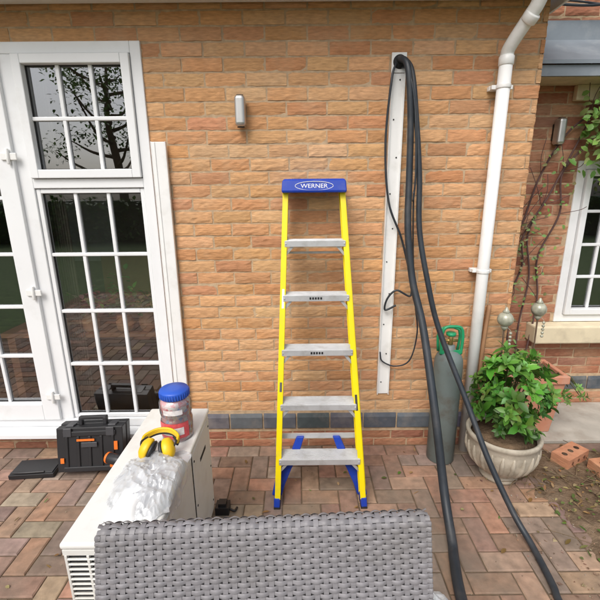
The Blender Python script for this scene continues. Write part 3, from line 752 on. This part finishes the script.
for i,(x,y,z,rz) in enumerate(((1.63,2.10,.045,.5),(1.80,1.99,.045,.15),(1.98,2.10,.045,-.3),(1.88,2.03,.113,.6))):
    t=MB(); Rz=Matrix.Rotation(rz,3,'Z'); c0=V((x,y,z)); col=jit((.50,.24,.13),.1)
    t.obox(c0,Rz@V((.1075,0,0)),Rz@V((0,.0515,0)),V((0,0,.0325)),col)
    for k in(-1,0,1): t.lathe(c0+Rz@V((k*.062,0,.0305)),[(.016,0),(.016,.0026)],14,(.05,.03,.02))
    for k in(-1,0,1): t.lathe(c0+Rz@V((k*.062,-.0505,0)),[(.012,0),(.012,.0015)],12,(.16,.07,.04),axis=Rz@V((0,-1,0)))
    t.build('loose_brick','brick',None,.003)

# climbing plant
e=empty('climbing_vine'); t=MB()
st=[[(1.42,2.70,.02),(1.40,2.72,.45),(1.45,2.75,.80),(1.42,2.76,1.05),(1.50,2.77,1.25),(1.47,2.77,1.42)],
    [(1.46,2.70,.02),(1.47,2.74,.5),(1.41,2.76,.78),(1.46,2.76,1.0),(1.43,2.77,1.2),(1.52,2.77,1.38),(1.60,2.77,1.70),(1.75,2.76,1.98),(1.95,2.72,2.12)],
    [(1.50,2.70,.02),(1.52,2.74,.4),(1.50,2.76,.85),(1.56,2.77,1.1),(1.54,2.77,1.3),(1.66,2.76,1.55),(1.78,2.75,1.85),(1.85,2.74,2.05)],
    [(1.60,2.72,.02),(1.58,2.75,.6),(1.62,2.77,1.0),(1.57,2.77,1.3),(1.63,2.76,1.5)],
    [(1.55,2.72,.02),(1.66,2.75,.45),(1.70,2.77,.85),(1.66,2.77,1.15),(1.76,2.76,1.45),(1.74,2.76,1.72),(1.9,2.72,1.95)]]
for s_ in st: t.tube(s_,[.010]+[.0065]*(len(s_)-2)+[.003],7)
for i in range(30):
    s_=random.choice(st); p=V(random.choice(s_[2:])); q_=p+V((U(-.15,.2),-.02,U(.02,.25))); t.tube([p,(p+q_)/2+V((U(-.03,.03),-.015,0)),q_],.0022,5,res=4)
t.build('vine_stems',mat('vine_bark',(.10,.055,.05),.85,var=.3),e)
t=MB()
for i in range(900):
    p=V((random.gauss(2.06,.17),2.62+U(-.07,.12),random.gauss(2.0,.14)))
    if p.x<1.76 or p.z>2.2: continue
    t.leaf(p,(U(-1,1),U(-1,.2),U(-1,.5)),(0,-1,.5),U(.04,.07),U(.025,.04),jit(random.choice([(.16,.32,.06),(.24,.42,.10),(.12,.24,.05),(.34,.44,.15)]),.2),0,.2)
for s_ in st:
    for a_,b_ in zip(s_[1:],s_[2:]):
        for i in range(7):
            p=V(a_).lerp(V(b_),R()); t.leaf(p+V((U(-.07,.08),-.02,U(-.04,.04))),(U(-1,1),U(-1,0),U(-1,.5)),(0,-1,.3),U(.02,.045),U(.012,.026),jit(random.choice([(.16,.28,.07),(.22,.34,.1),(.2,.2,.08)]),.3),0,.2)
t.build('vine_leaves','leaf',e)

# ---------------------------------------------------------------- rattan chair
e=empty('rattan_armchair')
rot=math.atan2(.035,.78); RX=V((math.cos(rot),math.sin(rot),0)); BK=V((-math.sin(rot),math.cos(rot),0)); Z=V((0,0,1))
OC=V((-.080,.660,.36))
slope=(BK*.135+Z*.475).normalized(); BN=RX.cross(slope); BN = -BN if BN.dot(BK)>0 else BN
W=.786;H=.50;TH=.022
def prof(sv):
    L1=H-TH; arc=math.pi*TH
    if sv<L1: return OC+slope*sv+BN*TH, slope, BN
    if sv<L1+arc:
        a=(sv-L1)/TH; return OC+slope*L1+BN*TH*math.cos(a)+slope*TH*math.sin(a), -BN*math.sin(a)+slope*math.cos(a), BN*math.cos(a)+slope*math.sin(a)
    q=sv-L1-arc; return OC+slope*(L1-q)-BN*TH, -slope, -BN
t=MB(); step=.0122; cell=.0215; tot=2*(H-TH)+math.pi*TH; rows=int(tot/step)
nxs=int(W/cell*6)
for i in range(rows):
    p,tg,nr=prof((i+.5)*step); vs=[];fs=[]; wj=.0054*U(.93,1.05); ph=U(-.2,.2); yo=U(-.0006,.0006)
    for k in range(nxs+1):
        x=-W/2+W*k/nxs; s_=math.sin(math.pi*x/cell+i*math.pi+ph); d=.0034*s_+.0012*noise.noise(V((x*9,i*.15,0)))
        ww=wj*(1.0+.09*s_)
        for a_,b_ in((-1,-.0016),(-.55,.0),(.55,.0),(1,-.0016)): vs.append(p+RX*x+tg*(a_*ww+yo)+nr*(d+b_+.003))
    for k in range(nxs):
        for q in range(3): fs.append((k*4+q,k*4+4+q,k*4+5+q,k*4+1+q))
    g_=U(.88,1.1); t.add(vs,fs,(g_,g_,g_),0,True)
ns=int(W/cell)
for k in range(-ns//2,ns//2+1):
    x=(k+.5)*cell
    if abs(x)>W/2-.005: continue
    vs=[];fs=[];n_=0; sv=0
    while sv<=tot:
        p,tg,nr=prof(sv); 
        for a_ in(-.006,.006): vs.append(p+RX*(x+a_)+nr*.0022)
        n_+=1; sv+=step/2
    for q in range(n_-1): fs.append((2*q,2*q+1,2*q+3,2*q+2))
    t.add(vs,fs,(.8,.8,.8),0,True)
t.build('woven_backrest','wicker',e)
t=MB(); t.obox(OC+slope*(H-TH)/2,RX*(W/2-.004),BN*(TH-.003),slope*(H-TH)/2)
t.build('backrest_core','wickerd',e)
t=MB()
for sg in(-1,1):
    for i in range(int((H)/.0125)):
        c0=OC+slope*(.006+i*.0122)+RX*sg*(W/2-.004)
        t.obox(c0,RX*.008,BN*(TH+.003),slope*.0054)
t.build('backrest_side_wrap','wicker',e,.003)
mw=mat('woven_panel',(.235,.222,.235),.5)
nt=mw.node_tree; br=nt.nodes.new('ShaderNodeTexBrick'); br.inputs['Scale'].default_value=1; br.inputs['Brick Width'].default_value=.0275; br.inputs['Row Height'].default_value=.0145; br.inputs['Mortar Size'].default_value=.0025; br.inputs['Color1'].default_value=(.24,.23,.24,1); br.inputs['Color2'].default_value=(.2,.19,.2,1); br.inputs['Mortar'].default_value=(.03,.03,.03,1)
tcn=nt.nodes.new('ShaderNodeTexCoord'); nt.links.new(tcn.outputs['Object'],br.inputs['Vector']); nt.links.new(br.outputs[0],nt.nodes['Principled BSDF'].inputs['Base Color'])
t=MB()
t.obox(V((OC.x,OC.y,0))-BK*.27+Z*.29,RX*.32,BK*.25,Z*.09)
for sg in(-1,1):
    t.obox(V((OC.x,OC.y,0))-BK*.235+RX*sg*.355+Z*.585,RX*.035,BK*.28,Z*.02)
    t.obox(V((OC.x,OC.y,0))-BK*.235+RX*sg*.355+Z*.34,RX*.03,BK*.27,Z*.222)
    for yy in(-.02,-.48): t.obox(V((OC.x,OC.y,0))+BK*yy+RX*sg*.355+Z*.06,RX*.022,BK*.022,Z*.06)
t.build('seat_and_arms',mw,e,.01)
t=MB(); t.obox(V((OC.x,OC.y,0))-BK*.28+Z*.42,RX*.30,BK*.24,Z*.045); t.build('seat_cushion',mat('cushion_fabric',(.45,.44,.42),.95,bump=.2),e,.025,4)

# ---------------------------------------------------------------- garden behind the photographer (seen in the glass)
t=MB(); 
for i in range(6000):
    x=U(-14,14); z=U(0,1.5+.35*noise.noise(V((x*.8,0,0)))); y=-9.2+.25*noise.noise(V((x,z*1.5,0)))+U(-.1,.1)
    sh=U(.6,1.5); t.leaf((x,y,z),(U(-1,1),U(.1,1),U(-.4,1)),(0,0,1),U(.12,.2),U(.08,.13),(.09*sh,.17*sh,.045*sh))
t.box(-14,14,-10.2,-9.4,0,1.4,(.03,.05,.015)); t.build('garden_hedge','leaf')
for (tx,ty,hh,rr) in((-6.5,-10.5,6.5,2.0),(-1.2,-13,7.5,2.4),(4.6,-11.8,5.8,2.0),(9.5,-14,8,2.6)):
    e=empty('garden_tree'); t=MB(); t.tube([(tx,ty,0),(tx+.1,ty,hh*.3),(tx-.1,ty+.1,hh*.6),(tx,ty,hh*.9)],[.2,.16,.1,.03],9)
    tips=[]
    for k in range(16):
        a=k*2.4; z0=hh*(.3+.035*k); r0=rr*U(.55,1); tip=V((tx+r0*math.cos(a),ty+r0*math.sin(a),z0+U(.5,1.3))); t.tube([(tx,ty,z0),((tx+tip.x)/2,(ty+tip.y)/2,z0+.2),tip],[.07,.045,.015],6,res=3); tips.append(tip)
    t.build('trunk_and_limbs','bark',e); t=MB()
    for tip in tips+[V((tx,ty,hh))]:
        for q in range(3):
            cc=tip+V((random.gauss(0,.5),random.gauss(0,.5),random.gauss(0,.35))); sh=U(.6,1.5)
            for i in range(45):
                t.leaf(cc+V((random.gauss(0,.28),random.gauss(0,.28),random.gauss(0,.22))),(U(-1,1),U(-1,1),U(-.6,.8)),(0,0,1),U(.12,.2),U(.07,.11),(.10*sh,.19*sh,.05*sh))
    t.build('crown','leaf',e)

# ---------------------------------------------------------------- light, camera
w=bpy.data.worlds.new('World'); SC.world=w; w.use_nodes=True; nt=w.node_tree
sky=nt.nodes.new('ShaderNodeTexSky'); sky.sky_type='NISHITA'; sky.sun_disc=False; sky.sun_elevation=math.radians(50); sky.sun_rotation=math.radians(205); sky.dust_density=4; sky.air_density=1.0
hs=nt.nodes.new('ShaderNodeHueSaturation'); hs.inputs['Saturation'].default_value=.45
nt.links.new(sky.outputs[0],hs.inputs['Color']); nt.links.new(hs.outputs[0],nt.nodes['Background'].inputs[0]); nt.nodes['Background'].inputs[1].default_value=.15
hs.inputs['Value'].default_value=1.3
sl=bpy.data.lights.new('sun','SUN'); sl.energy=1.6; sl.angle=math.radians(30); sl.color=(1,.965,.91)
so=bpy.data.objects.new('sun',sl); SC.collection.objects.link(so); so.rotation_euler=(math.radians(40),0,math.radians(-25))
cam=bpy.data.cameras.new('camera'); cam.lens=24; cam.sensor_width=36; cam.clip_end=500; cam.clip_start=.02
co=bpy.data.objects.new('camera',cam); SC.collection.objects.link(co)
co.matrix_world=Matrix.Translation((0,0,1.6))@Matrix.Rotation(math.radians(75),4,'X')@Matrix.Rotation(math.radians(-.5),4,'Z')
SC.camera=co
SC.view_settings.view_transform='Standard'; SC.view_settings.look='None'; SC.view_settings.exposure=0
